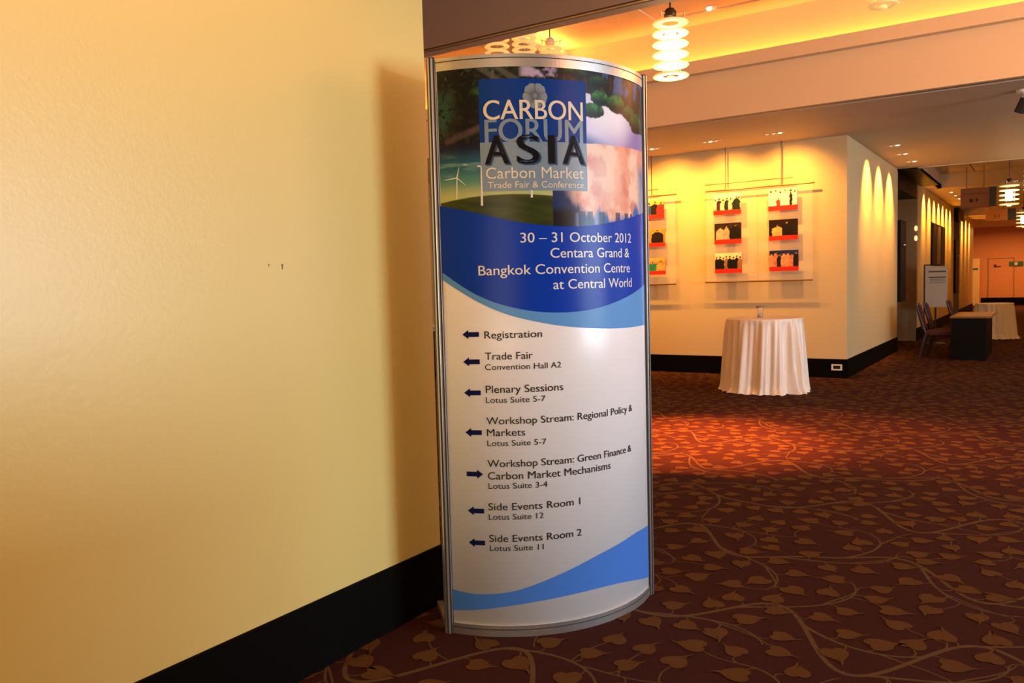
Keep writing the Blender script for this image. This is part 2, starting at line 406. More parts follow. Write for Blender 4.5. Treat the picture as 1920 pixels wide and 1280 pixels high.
# ---------------------------------------------------------------- the curved directory sign
SX, SY = -1.848, 3.12
CX, CY, RR = -2.245-SX, 3.398-SY, .69
sign = thing('directory_sign', 'tall curved blue and white directory sign with silver frame standing at the wall end', 'sign', (SX, SY, 0))
def P(u, z, off=0.0):
    a = R(-35)+u/RR; r = RR+off
    return (CX+r*math.cos(a), CY+r*math.sin(a), z)
def arc_band(u0, u1, zlo, zhi, off, n=60, bm=None, thick=0):
    """strip between two curves; zlo/zhi functions of u"""
    bm = bm or bmesh.new(); prev = None
    for i in range(n+1):
        u = u0+(u1-u0)*i/n; a = bm.verts.new(P(u, zlo(u), off)); b = bm.verts.new(P(u, zhi(u), off))
        if prev: bm.faces.new((prev[0], a, b, prev[1]))
        prev = (a, b)
    return bm
def curve(pts, s=1000.):
    xs = np.array([p[0]/s for p in pts]); ys = np.array([p[1]/s for p in pts]); n = len(xs)
    # natural cubic spline
    h = np.diff(xs); A = np.zeros((n, n)); b = np.zeros(n); A[0, 0] = A[-1, -1] = 1
    for i in range(1, n-1):
        A[i, i-1] = h[i-1]; A[i, i] = 2*(h[i-1]+h[i]); A[i, i+1] = h[i]
        b[i] = 3*((ys[i+1]-ys[i])/h[i]-(ys[i]-ys[i-1])/h[i-1])
    c = np.linalg.solve(A, b)
    def f(u):
        i = int(min(max(np.searchsorted(xs, u)-1, 0), n-2)); d = u-xs[i]
        if u < xs[0]: i, d = 0, u-xs[0]
        bb = (ys[i+1]-ys[i])/h[i]-h[i]*(2*c[i]+c[i+1])/3; dd = (c[i+1]-c[i])/(3*h[i])
        if u < xs[0] or u > xs[-1]:
            if u > xs[-1]: dx = h[i]; s1 = bb+2*c[i]*dx+3*dd*dx*dx; return float(ys[-1]+s1*(u-xs[-1]))
            return float(ys[0]+bb*d)
        return float(ys[i]+bb*d+c[i]*d*d+dd*d**3)
    return f
K = lambda v: (lambda u: v)
UL, UR = -.543, .545
ZB, ZTOP = .048, 2.388
bm = bmesh.new()
def solid_arc(bm, u0, u1, z0, z1, o0, o1, n=60, sgn=1, Pf=P):
    prev = None
    for i in range(n+1):
        u = u0+(u1-u0)*i/n
        q = [bm.verts.new(Pf(u, z, o)) for z, o in ((z0, o0), (z0, o1), (z1, o1), (z1, o0))]
        if prev:
            for k in range(4): bm.faces.new((prev[k], q[k], q[(k+1) % 4], prev[(k+1) % 4]))
        else: bm.faces.new(q)
        prev = q
    bm.faces.new(prev[::-1]); return bm
panel = obj('graphic_panel', solid_arc(bmesh.new(), UL, UR, ZB-.01, ZTOP+.01, -.004, 0), 'print', sign, True)
def rail(name, z0, z1, zg, par=sign):
    r = obj(name, solid_arc(bmesh.new(), UL, UR, z0, z1, -.022, .0045), 'alu', par)
    obj('groove', solid_arc(bmesh.new(), UL, UR, zg-.0018, zg+.0018, .002, .0052), 'groove', r)
    return r
rail('top_rail', ZTOP, 2.440, 2.424); rail('bottom_rail', 0.0, ZB, .031)
def post_bm(cx, cy):
    n = 64; prof = []
    for i in range(n):
        t = 2*PI*i/n; k = i % 8
        r = .0205 if k not in (3, 4, 5) else .0140
        prof.append((cx+r*math.cos(t), cy+r*math.sin(t)))
    bm = bmesh.new(); A = [bm.verts.new((x, y, 0)) for x, y in prof]; B = [bm.verts.new((x, y, 2.443)) for x, y in prof]
    for i in range(n): bm.faces.new((A[i], A[(i+1) % n], B[(i+1) % n], B[i])).material_index = 1 if i % 8 in (2, 3, 4, 5) else 0
    bm.faces.new(A[::-1]); bm.faces.new(B); return bm
for a in (-82.0, 12.2):
    px_, py_ = CX+RR*math.cos(R(a)), CY+RR*math.sin(R(a))
    po = obj('post', post_bm(px_, py_), ['alu', 'alu_shade'], sign)
    obj('cap', lathe(bmesh.new(), [(0, 2.447), (.018, 2.447), (.020, 2.443)], 24, (px_, py_, 0)), 'groove', po)
# rear skin of the lens-shaped column
CX2, CY2 = .397, -.278
def P2(u, z, off=0.0):
    a = R(145)+u/RR; r = RR+off
    return (CX2+r*math.cos(a), CY2+r*math.sin(a), z)
obj('back_panel', solid_arc(bmesh.new(), -.535, .535, .04, 2.40, -.004, 0, 40, 1, P2), 'alu', sign, True)
bm = solid_arc(bmesh.new(), -.535, .535, 0, .05, -.02, .004, 40, 1, P2); solid_arc(bm, -.535, .535, 2.39, 2.44, -.02, .004, 40, 1, P2)
obj('back_rail', bm, 'alu', sign)
bm = bmesh.new(); a = Vector((-2.15-SX, 2.72-SY, .016)); b = Vector((-2.362-SX, 2.918-SY, .016)); d = (b-a).normalized(); nn = Vector((-d.y, d.x, 0))*.013
vs = [bm.verts.new(p+Vector((0, 0, dz))) for p in (a-nn, b-nn, b+nn, a+nn) for dz in (-.014, .012)]
for f in ((0,2,4,6), (1,7,5,3), (0,1,3,2), (2,3,5,4), (4,5,7,6), (6,7,1,0)): bm.faces.new([vs[i] for i in f])
obj('foot', bm, 'alu', sign)

# -- printed picture at the head of the panel (one colour per small patch of ink)
def fbm(x, y, seed=0, oct=5):
    r_ = np.random.RandomState(seed); out = 0; amp = 1; tot = 0
    for o in range(oct):
        g = r_.rand(64, 64); xi = np.floor(x).astype(int); yi = np.floor(y).astype(int)
        fx = x-xi; fy = y-yi; fx = fx*fx*(3-2*fx); fy = fy*fy*(3-2*fy)
        a = g[xi % 64, yi % 64]; b = g[(xi+1) % 64, yi % 64]; c = g[xi % 64, (yi+1) % 64]; d = g[(xi+1) % 64, (yi+1) % 64]
        out = out+amp*((a*(1-fx)+b*fx)*(1-fy)+(c*(1-fx)+d*fx)*fy); tot += amp; amp *= .5; x = x*2.03; y = y*2.03
    return out/tot
def srgb(*c): return np.array([(v/255/12.92 if v/255 <= .04045 else ((v/255+.055)/1.055)**2.4) for v in c])
def mixc(a, b, t): t = np.clip(t, 0, 1)[..., None]; return a*(1-t)+b*t
def sstep(a, b, x): t = np.clip((x-a)/(b-a), 0, 1); return t*t*(3-2*t)
picb = curve([(-526, 1834), (-384, 1801), (-271, 1772), (-63, 1741), (129, 1745), (302, 1771), (493, 1808)])
def paint_picture(U, Z):
    ones = np.ones(U.shape+(3,)); n1 = fbm(U*25, Z*25, 1); n2 = fbm(U*70+9, Z*70, 2); n3 = fbm(U*8+3, Z*8, 3)
    col = ones*srgb(9, 14, 14)
    # forest, left
    col = mixc(col, ones*srgb(38, 48, 34), sstep(.52, .72, n1)*.8)
    col = mixc(col, ones*srgb(62, 88, 60), sstep(.58, .75, n2)*sstep(2.22, 2.40, Z)*.8)
    col = mixc(col, ones*srgb(58, 34, 26), sstep(.55, .72, n2)*sstep(2.30, 2.12, Z)*.7)
    fern = (n2 > .38)*(np.abs(np.sin((Z*1.0-U*.7)*260+3*n1)) > .35)*sstep(-.43, -.52, U+.35*np.abs(Z-2.22))*sstep(2.10, 2.16, Z)*sstep(2.33, 2.27, Z)
    col = mixc(col, ones*srgb(40, 96, 80), fern*.8)
    for x0, z0, x1, z1, wd in ((-.37, 2.40, -.27, 2.33, .016), (-.30, 2.40, -.20, 2.33, .016), (-.30, 2.37, -.31, 2.29, .008)):
        t = np.clip(((U-x0)*(x1-x0)+(Z-z0)*(z1-z0))/((x1-x0)**2+(z1-z0)**2), 0, 1)
        d = np.hypot(U-x0-t*(x1-x0), Z-z0-t*(z1-z0)); col = mixc(col, ones*srgb(92, 92, 78), sstep(wd, wd*.4, d)*(.5+.6*n2))
    t = np.clip(((U+.50)*.20+(Z-2.098)*.07)/(.20**2+.07**2), 0, 1); d = np.hypot(U+.50-t*.20, Z-2.098-t*.07)
    col = mixc(col, ones*srgb(88, 68, 72), sstep(.02, .004, d)*(.4+.7*n2))
    g = sstep(.025, .0, np.hypot((U+.345)/2.6, Z-2.295)); col = mixc(col, ones*srgb(70, 120, 45), g*n2*1.5)
    wf = sstep(2.345, 2.36, Z+.02*(n2-.5))*sstep(-.20, -.17, U)*sstep(-.02, -.06, U)
    col = mixc(col, ones*srgb(190, 170, 200), wf*sstep(.35, .62, n1))
    # river with boulders, right
    rt_ = U > .0
    dk = ones*srgb(14, 15, 16); dk = mixc(dk, ones*srgb(64, 36, 28), sstep(.5, .7, fbm(U*40, Z*9, 4))); 
    dk = mixc(dk, ones*srgb(50, 90, 140), sstep(.55, .68, fbm(U*22+5, Z*12, 5))*sstep(2.29, 2.33, Z)*sstep(.1, .15, U))
    water = mixc(ones*srgb(205, 205, 250), ones*srgb(150, 130, 190), sstep(.15, .52, U+(2.2-Z)*.9))
    water = mixc(water, ones*srgb(248, 246, 255), sstep(.17, .0, np.hypot((U-.22)/1.5, Z-2.215)))
    water = mixc(water, ones*srgb(70, 100, 180), sstep(2.15, 2.09, Z+.25*(U-.1))*sstep(.30, .1, U)*.9)
    edge = 2.245-.28*np.clip(U-.25, 0, 1)+.012*(n1-.5)*4+ .05*sstep(.2, .1, U)
    rv = mixc(dk, water, sstep(edge+.006, edge-.006, Z))
    for x, z, a, b in ((.145, 2.222, .060, .036), (.182, 2.275, .052, .036), (.285, 2.262, .058, .044), (.385, 2.235, .055, .040), (.46, 2.20, .07, .05), (.17, 2.345, .05, .028), (.07, 2.368, .05, .020), (.02, 2.375, .04, .016)):
        dd = np.hypot((U-x)/a, (Z-z)/b*np.where(Z < z, 1.35, .92))+.40*(n2-.5)+.3*(n1-.5)
        rk = mixc(ones*srgb(12, 22, 22), ones*srgb(60, 130, 62), sstep(z-.3*b, z+.7*b, Z)*(-.15+1.7*n2)*(1 if x < .35 else .55))
        if z > 2.33: rk = rk*.35
        rv = mixc(rv, rk, sstep(1.05, .95, dd))
    col = np.where(rt_[..., None], rv, col)
    # turbine sky and meadow, lower left
    sky = mixc(ones*srgb(14, 18, 52), ones*srgb(30, 92, 120), sstep(2.075, 2.00, Z+.02*(n3-.5)))
    sky = mixc(sky, ones*srgb(88, 150, 138), sstep(2.00, 1.93, Z)*.9); sky = mixc(sky, ones*srgb(190, 200, 130), sstep(1.94, 1.865, Z))
    sky = mixc(sky, ones*srgb(120, 165, 160), sstep(.55, .75, fbm(U*10, Z*45, 6))*sstep(2.06, 2.0, Z)*sstep(1.93, 1.96, Z)*.6)
    gl = 1.851+(U+.525)*.16-.28*(U+.525)**2
    gr = mixc(ones*srgb(42, 54, 20), ones*srgb(66, 76, 26), fbm(U*14+Z*30, Z*60, 7)*1.6-.5)
    gr = mixc(gr, ones*srgb(80, 84, 28), sstep(.03, 0, gl-Z)*.5)
    low = mixc(sky, gr, sstep(gl+.002, gl-.002, Z))
    # smoke, lower right
    sm = ones*srgb(235, 160, 135)
    sm = mixc(sm, ones*srgb(250, 215, 190), sstep(.42, .62, fbm(U*9, Z*7, 8))); sm = mixc(sm, ones*srgb(214, 112, 100), sstep(.52, .72, fbm(U*12+7, Z*12, 9))*.8)
    sm = mixc(sm, ones*srgb(252, 226, 210), sstep(.16, .0, np.hypot(U-.22, (Z-1.96)*.8))*.7)
    nb = fbm(U*16, Z*5+4, 10)
    blue = mixc(ones*srgb(12, 24, 52), ones*srgb(50, 110, 190), sstep(-.02, .30, U))
    sm = mixc(sm, blue, sstep(.02, -.02, (Z-1.80)+.16*(nb-.5)-.05*sstep(.12, .02, U)))
    sm = mixc(sm, ones*srgb(20, 50, 100), sstep(.07, -.02, U+.25*(Z-1.88))*sstep(1.93, 1.88, Z))
    sm = mixc(sm, ones*srgb(70, 110, 165), sstep(.45, .52, U+.02*n1)*sstep(2.05, 1.98, Z)*.8)
    cols_ = (np.sin(U*115)+np.sin(U*71+1)) ; sm = mixc(sm, ones*srgb(16, 30, 78), (cols_ > .1)*sstep(1.806, 1.80, Z)*.85)
    sm = mixc(sm, ones*srgb(150, 150, 190), (cols_ < -1.2)*sstep(1.80, 1.79, Z)*.7)
    sm = mixc(sm, ones*srgb(10, 12, 22), sstep(.06, .03, U)*sstep(1.83, 1.79, Z))
    low = np.where((U > -.062)[..., None], sm, low)
    low = np.where(((U > -.062) & (U < .101) & (Z > 1.90))[..., None], low*.3, low)
    bnd = np.where(U < .1, 2.087, 2.087+(U-.1)*.02)
    return np.where((Z < bnd)[..., None], low, col)
def grid_mesh(name, us, zs, Pf, cols, mt, par):
    nu, nz = len(us), len(zs); V = [Pf(u, z) for z in zs for u in us]
    F = [(j*nu+i, j*nu+i+1, (j+1)*nu+i+1, (j+1)*nu+i) for j in range(nz-1) for i in range(nu-1)]
    me = bpy.data.meshes.new(name); me.from_pydata(V, [], F)
    at = me.color_attributes.new('print', 'FLOAT_COLOR', 'POINT'); c = np.ones((nu*nz, 4), np.float32); c[:, :3] = cols.reshape(-1, 3)
    at.data.foreach_set('color', c.ravel()); me.materials.append(M[mt])
    for p in me.polygons: p.use_smooth = True
    o = bpy.data.objects.new(name, me); C.objects.link(o); o.parent = par; return o
us = np.linspace(-.540, .540, 420); zs = np.linspace(1.735, ZTOP, 262)
UU, ZZ = np.meshgrid(us, zs)
grid_mesh('nature_picture', us, zs, lambda u, z: P(u, max(z, picb(u)-.004), .0006), paint_picture(UU, ZZ), 'picture', panel)

navy_lo = curve([(-530, 1551), (-395, 1464), (-252, 1409), (-137, 1386), (-16, 1379), (120, 1388), (243, 1411), (497, 1475)])
light_lo = curve([(-528, 1519), (-396, 1438), (-281, 1384), (-167, 1350), (-48, 1325), (118, 1306), (288, 1297), (509, 1298)])
sw_u = curve([(-533, 192), (-465, 184), (-373, 185), (-255, 202), (-135, 237), (-10, 275), (132, 314), (261, 336), (386, 350), (485, 346)])
sw_l = curve([(-536, 101), (-436, 113), (-316, 131), (-137, 152), (55, 163), (256, 153), (474, 107)])
obj('navy_band', arc_band(UL, UR, navy_lo, picb, .0010), 'navy', panel, True)
obj('light_blue_band', arc_band(UL, UR, light_lo, navy_lo, .0010), 'ltblue', panel, True)
obj('blue_swoosh', arc_band(UL, UR, sw_l, sw_u, .0010), 'swoosh', panel, True)
obj('logo_block', arc_band(-.360, .103, K(2.086), K(2.341), .0014, 40), 'logoblue', panel, True)
obj('logo_block', arc_band(-.360, .103, K(1.887), K(2.086), .0014, 40), 'logogrey', panel, True)
# wind turbines
def stroke(bm, x0, z0, x1, z1, w0, w1, off=.0013):
    d = math.hypot(x1-x0, z1-z0); nx, nz = -(z1-z0)/d, (x1-x0)/d
    bm.faces.new([bm.verts.new(P(*q, off)) for q in ((x0+nx*w0, z0+nz*w0), (x0-nx*w0, z0-nz*w0), (x1-nx*w1, z1-nz*w1), (x1+nx*w1, z1+nz*w1))])
bm = bmesh.new()
stroke(bm, -.463, 1.949, -.466, 1.860, .0022, .003); stroke(bm, -.463, 1.949, -.452, 1.992, .003, .001); stroke(bm, -.463, 1.949, -.518, 1.943, .003, .001); stroke(bm, -.463, 1.949, -.426, 1.917, .0025, .0008)
obj('wind_turbine_print', bm, 'white_ink', panel)
bm = bmesh.new(); stroke(bm, -.358, 1.990, -.434, 2.002, .004, .001); stroke(bm, -.358, 1.990, -.359, 1.830, .0025, .0050, .0018); obj('wind_turbine_print', bm, 'white_ink', panel)
bm = bmesh.new(); stroke(bm, -.152, 1.888, -.152, 1.858, .004, .0045, .0018); obj('wind_turbine_print', bm, 'white_ink', panel)
# flower emblem: six petals, a ring and fine veins
def disc(bm, cu, cz, ru, rz, off, n=24, a0=0, a1=2*PI):
    c = bm.verts.new(P(cu, cz, off)); vs = [bm.verts.new(P(cu+ru*math.cos(a0+(a1-a0)*i/n), cz+rz*math.sin(a0+(a1-a0)*i/n), off)) for i in range(n+1)]
    for i in range(n): bm.faces.new((c, vs[i], vs[i+1]))
FU, FZ = -.128, 2.272
bm = bmesh.new(); vs = []; NN = 90; cc = bm.verts.new(P(FU, FZ, .0022))
for i in range(NN):
    t = 2*PI*i/NN; ph = ((t-PI/2+2*PI/10)*5/(2*PI)) % 1
    ph = ((t-PI/2)*5/(2*PI)) % 1; r = .045+.0085*math.sin(PI*ph)**.7-.0035*math.exp(-((ph-.5)/.08)**2)
    vs.append(bm.verts.new(P(FU+r*math.cos(t), FZ+r*math.sin(t), .0022)))
for i in range(NN): bm.faces.new((cc, vs[i], vs[(i+1) % NN]))
fl = obj('flower_emblem', bm, 'petal', panel)
bm = bmesh.new()
for k in range(5):
    t = PI/2+2*PI*k/5; stroke(bm, FU+.014*math.cos(t), FZ+.014*math.sin(t), FU+.045*math.cos(t), FZ+.045*math.sin(t), .0009, .0009, .0028)
    for dt in (-.42, -.22, 0, .22, .42):
        s = t+PI/5+dt; stroke(bm, FU+.015*math.cos(s), FZ+.015*math.sin(s), FU+.032*math.cos(s), FZ+.032*math.sin(s), .0006, .0003, .0028)
for r in (.014, .0085):
    for i in range(24):
        a, b = 2*PI*i/24, 2*PI*(i+1)/24
        stroke(bm, FU+r*math.cos(a), FZ+r*math.sin(a), FU+r*math.cos(b), FZ+r*math.sin(b), .0007, .0007, .0028)
obj('flower_veins', bm, 'shadow_ink', panel)
# lettering
def glyphs(txt, bold=0.0, spacing=1.0):
    cu = bpy.data.curves.new('t', 'FONT'); cu.body = txt; cu.size = 1; cu.resolution_u = 5; cu.space_character = spacing
    o = bpy.data.objects.new('t', cu); C.objects.link(o); dg = bpy.context.evaluated_depsgraph_get()
    me = bpy.data.meshes.new_from_object(o.evaluated_get(dg)); bpy.data.objects.remove(o); bpy.data.curves.remove(cu)
    V = np.array([v.co[:] for v in me.vertices]); F = [tuple(p.vertices) for p in me.polygons]; bpy.data.meshes.remove(me)
    return V, F
CAPV, _ = glyphs('H'); CAP = CAPV[:, 1].max()-CAPV[:, 1].min()
def lettering(txt, u0, u1, z, cap, mt, bold=.008, off=.0022, par=panel, name='lettering', spacing=1.0):
    V, F = glyphs(txt, bold, spacing); x = V[:, 0]; x = (x-x.min())/(x.max()-x.min())
    uu = (u0+(u1-u0)*x)/1000; zz = (z+V[:, 1]/CAP*cap)/1000
    hw_ = bold*cap/1000*.8; nv_ = len(uu); Vs, Fs = [], []
    for kk, dx_ in enumerate((0,) if bold <= 0 else (-hw_, 0, hw_)):
        Vs += [P(a+dx_, b, off+kk*2e-5) for a, b in zip(uu, zz)]; Fs += [tuple(i+kk*nv_ for i in f) for f in F]
    me = bpy.data.meshes.new(name); me.from_pydata(Vs, [], Fs); me.materials.append(M[mt])
    o = bpy.data.objects.new(name, me); C.objects.link(o); o.parent = par; return o
lettering('FORUM', -338, 83, 2086, 92, 'logogrey', .022, .0021)
for t, a, b in (('A', -339, -244), ('S', -208, -119), ('I', -76, -51), ('A', -12, 87)):
    lettering(t, a+5, b+9, 1991, 116, 'soft_shadow_ink', .050, .0023); lettering(t, a+3, b+5, 1995, 115, 'shadow_ink', .040, .0026); lettering(t, a, b, 1998, 115, 'black_ink', .030, .0028)
lettering('CARBON', -342, 84, 2177, 77, 'cream_ink', .018, .0032)
lettering('Carbon Market', -339, 84, 1938, 45, 'cream_ink', .0)
lettering('Trade Fair & Conference', -332, 83, 1899, 26, 'cream_ink', .004)
for t, a, b, z in (('30 – 31 October 2012', -204, 382, 1674), ('Centara Grand &', -78, 363, 1609), ('Bangkok Convention Centre', -382, 366, 1543), ('at Central World', -69, 381, 1478)):
    lettering(t, a, b, z, 40, 'white_ink', .014)
for t, a, b, z, h in (('Registration', -365, -123, 1280, 30), ('Trade Fair', -365, -165, 1191, 30), ('Convention Hall A2', -366, -42, 1148, 24), ('Plenary Sessions', -366, -35, 1051, 31),
    ('Lotus Suite 5-7', -367, -115, 1009, 24), ('Workshop Stream: Regional Policy &', -367, 368, 918, 30), ('Markets', -366, -205, 868, 30), ('Lotus Suite 5-7', -366, -115, 826, 24),
    ('Workshop Stream: Green Finance &', -368, 354, 736, 30), ('Carbon Market Mechanisms', -367, 202, 683, 31), ('Lotus Suite 3-4', -366, -115, 643, 24),
    ('Side Events Room 1', -369, 34, 551, 30), ('Lotus Suite 12', -369, -135, 510, 24), ('Side Events Room 2', -369, 37, 414, 30), ('Lotus Suite 11', -368, -138, 375, 24)):
    lettering(t, a, b, z, h, 'grey_ink', .004 if h > 25 else .0)
for z, s in ((1298, -1), (1183, -1), (1052, -1), (883, -1), (705, 1), (546, -1), (408, -1)):
    bm = bmesh.new(); u0, u1 = (-.460, -.388); z /= 1000
    tip, tail = (u0, u1) if s < 0 else (u1, u0); hd = tip-s*.026
    n = 5
    for i in range(n):
        a, b = hd+(tail-hd)*i/n, hd+(tail-hd)*(i+1)/n
        bm.faces.new([bm.verts.new(P(*q, .0022)) for q in ((a, z-.010), (b, z-.010), (b, z+.010), (a, z+.010))])
    hb = hd+s*-.004
    bm.faces.new([bm.verts.new(P(*q, .0022)) for q in ((tip, z), (hd, z-.019), (hd, z+.019))])
    obj('arrow', bm, 'arrow_ink', panel)

# ---------------------------------------------------------------- photographs hung on the lobby wall
YW = 12.63
def hanging_panel(label, x0, x1, z0, z1, seams, cables, loc_y=12.50):
    t = thing('hanging_display_panel', label, 'display panel', ((x0+x1)/2, loc_y, z0), 0, 'acrylic display panels on the lobby wall')
    cx = (x0+x1)/2
    xs = [x0-cx]+[s-cx for s in seams]+[x1-cx]
    for a, b in zip(xs[:-1], xs[1:]):
        obj('acrylic_sheet', box(a+.004, b-.004, -.004, .004, 0, z1-z0), 'glassy', t)
    obj('top_rail', tube(bmesh.new(), (x0-cx, 0, z1-z0), (x1-cx+.03, 0, z1-z0), .013, n=8), 'rodmetal', t)
    obj('bottom_rail', tube(bmesh.new(), (x0-cx-.02, 0, -.01), (x1-cx, 0, -.01), .013, n=8), 'rodmetal', t)
    rod = obj('upper_rod', tube(bmesh.new(), (x0-cx, -.02, z1-z0+.10), (x1-cx-.28, -.02, z1-z0+.10), .008, n=8), 'rodmetal', t)
    for c in cables: obj('cable', tube(bmesh.new(), (c-cx, 0, z1-z0), (c-cx, 0, H-z0), .007, n=6), 'cable', t)
    return t
hanging_panel('wide clear acrylic panel hung on cables behind the round table, right of the directory sign', -4.49, -2.87, 1.47, 2.88, [-3.68], [-4.17, -3.32])
hanging_panel('narrower clear acrylic display panel hung on cables, partly hidden behind the directory sign', -6.30, -5.0, 1.455, 2.885, [-5.66], [-6.1, -5.40])
def photo_colors(nx, nz, spec, seed):
    x, z = np.meshgrid(np.linspace(0, 1, nx), np.linspace(0, 1, nz)); ones = np.ones(x.shape+(3,))
    c = mixc(ones*srgb(*spec['bg0']), ones*srgb(*spec['bg1']), z); nn_ = fbm(x*9+seed, z*7, seed); n2 = fbm(x*16+seed, z*12, seed+5)
    c = c*(.75+.5*nn_[..., None])
    xo = x+.05*(n2-.5); zo = z+.10*(nn_-.5)
    for (px_, wd, ht, cl, hair) in spec['people']:
        sh = np.clip((ht*.84-zo)/(.22*ht), 0, 1)**.5
        body = ((np.abs(xo-px_) < wd*sh*(1+.25*(nn_-.5)))&(zo < ht*.84))
        c = np.where(body[..., None], ones*srgb(*cl)*(.45+1.1*n2[..., None]), c)
        hd = np.hypot((xo-px_)/.030, (zo-ht*.90)/.062) < 1; c = np.where(hd[..., None], ones*srgb(205, 150, 120)*(.7+.6*n2[..., None]), c)
        hr = (np.hypot((xo-px_)/.036, (zo-ht*.90-.040)/.048) < 1); c = np.where(hr[..., None], ones*srgb(*hair), c)
    return c
BK = (20, 14, 12)
def photo(x0, x1, z0, z1, label, spec, seed):
    cx = (x0+x1)/2; t = thing('mounted_photograph', label, 'photograph', (cx, 12.482, z0), 0, 'captioned photographs on the acrylic panels')
    hw = (x1-x0)/2; hh = z1-z0; cap = hh*.22
    obj('backing', bevbox(-hw, hw, 0, .012, 0, hh, .002, 1), 'redcap', t)
    us_ = np.linspace(-hw, hw, 48); zs_ = np.linspace(cap, hh, 34)
    grid_mesh('print', us_, zs_, lambda u, z: (u, -.0015, z), photo_colors(48, 34, spec, seed), 'photo', t)
    obj('caption_strip', box(-hw-.002, hw+.002, -.004, 0, 0, cap), 'redcap', t)
ppl = lambda n, h, cols: [((i+.5)/n, .72/n, h+.10+.06*math.sin(i*2.3), cols[i % len(cols)], BK) for i in range(n)]
PH = [
 ((1338,1389,364,402), 'photograph of a crowd before a pale green background, top of the middle column', dict(bg0=(60,90,30), bg1=(250,250,225), people=ppl(7,.62,[(200,190,170),(60,30,40),(245,235,180),(30,40,50)])+[(.85,.13,.85,(24,40,34),BK)])),
 ((1340,1390,418,457), 'dim photograph with pink and black clothed people, second in the middle column', dict(bg0=(60,40,25), bg1=(40,28,18), people=[(.22,.16,.8,(220,170,140),BK),(.45,.10,.9,(190,160,130),BK),(.78,.20,.95,(20,20,20),BK)])),
 ((1341,1391,474,512), 'photograph of people in black on cream background, bottom of the middle column', dict(bg0=(240,225,170), bg1=(250,235,180), people=ppl(8,.66,[(18,16,14),(24,20,16),(18,14,12),(150,110,60)]))),
 ((1441,1495,353,394), 'bright photograph of people dressed in white around a ceremony, top of the right column', dict(bg0=(250,235,200), bg1=(250,245,200), people=ppl(6,.80,[(250,240,220),(240,230,210),(250,245,225)])+[(.78,.05,.92,(20,16,14),BK),(.35,.08,.45,(230,60,60),(120,60,40))])),
 ((1442,1496,411,450), 'dark photograph of people in cream and black, second in the right column', dict(bg0=(35,22,14), bg1=(28,18,12), people=[(.30,.19,.68,(225,170,95),(120,60,30)),(.62,.16,.92,(24,16,12),BK)])),
 ((1443,1497,469,508), 'photograph of orange-robed people on a blue backdrop, bottom of the right column', dict(bg0=(60,40,60), bg1=(30,50,100), people=ppl(7,.78,[(225,150,95),(210,130,90),(30,24,24),(220,150,110)]))),
 ((1190,1245,376,411), 'photograph of red and navy clothing beside the sign edge, top left', dict(bg0=(80,40,40), bg1=(230,190,110), people=ppl(5,.75,[(200,40,40),(20,24,34),(40,80,140),(24,16,20)]))),
 ((1191,1247,430,463), 'photograph of a black suit on orange ground, second beside the sign edge', dict(bg0=(200,130,50), bg1=(215,150,60), people=[(.45,.14,.75,(225,150,80),BK),(.75,.20,.92,(26,20,12),BK)])),
 ((1192,1248,484,515), 'photograph of a person in green beside the sign edge, bottom of the left column', dict(bg0=(90,60,40), bg1=(225,190,90), people=[(.30,.12,.8,(120,50,60),BK),(.58,.18,.7,(40,140,90),BK),(.85,.14,.72,(215,170,90),(60,40,20))])),
]
PHT = [(-4.358,-3.929,2.502,2.813),(-4.345,-3.924,2.048,2.369),(-4.341,-3.919,1.594,1.908),(-3.507,-3.085,2.506,2.829),(-3.501,-3.078,2.062,2.371),(-3.495,-3.071,1.600,1.911),(-5.701,-5.185,2.514,2.816),(-5.700,-5.173,2.061,2.348),(-5.699,-5.171,1.607,1.878)]
for i, ((_, label, spec), (a, b, c, d)) in enumerate(zip(PH, PHT)): photo(a, b, c, d, label, spec, 20+i)

# ---------------------------------------------------------------- white-clothed round tables
def draped_cloth(rt_, h, rb, folds, seed, n=288):
    bm = bmesh.new(); rn = random.Random(seed)
    offs = [(rn.uniform(0, 2*PI), rn.uniform(.6, 1.2)) for _ in range(4)]
    def fold(t):
        tt = t+.10*math.sin(3*t+offs[0][0])+.06*math.sin(7*t+offs[1][0])
        v = math.sin(folds*tt); v = (abs(v)**.75)*(1 if v > 0 else -1)
        return v*(.7+.3*math.sin(5*t+offs[2][0]))
    prof = [(0, 0), (.5, 0), (.9, 0), (.975, 0), (.982, 0), (.988, 0), (1.0, -.004), (1.006, -.012)]
    rows = [[bm.verts.new((rt_*r*math.cos(2*PI*i/n), rt_*r*math.sin(2*PI*i/n), h+z)) for i in range(n)] for r, z in prof[1:]]
    c = bm.verts.new((0, 0, h))
    for i in range(n): bm.faces.new((c, rows[0][i], rows[0][(i+1) % n]))
    for k in range(1, 23):
        f = k/22; z = (h-.012)*(1-f)+.006*f; row = []
        for i in range(n):
            t = 2*PI*i/n; s = t+.05*f*math.sin(4*t+1)
            r = rt_+(rb-rt_)*f**1.3+(fold(s)*.058+.012*math.sin(41*t+3*f))*f**.40
            if f > .93: r += (f-.93)/.07*(.035+.025*math.sin(11*t+offs[3][0])); 
            zz = z+(max(0, .010*math.sin(23*t)) if f > .98 else 0)
            row.append(bm.verts.new((r*math.cos(t), r*math.sin(t), zz)))
        rows.append(row)
    for a in range(len(rows)-1):
        for i in range(n): bm.faces.new((rows[a][i], rows[a][(i+1) % n], rows[a+1][(i+1) % n], rows[a+1][i]))
    for fc in bm.faces: fc.smooth = not all(v.co.z > h-.001 for v in fc.verts)
    return bm
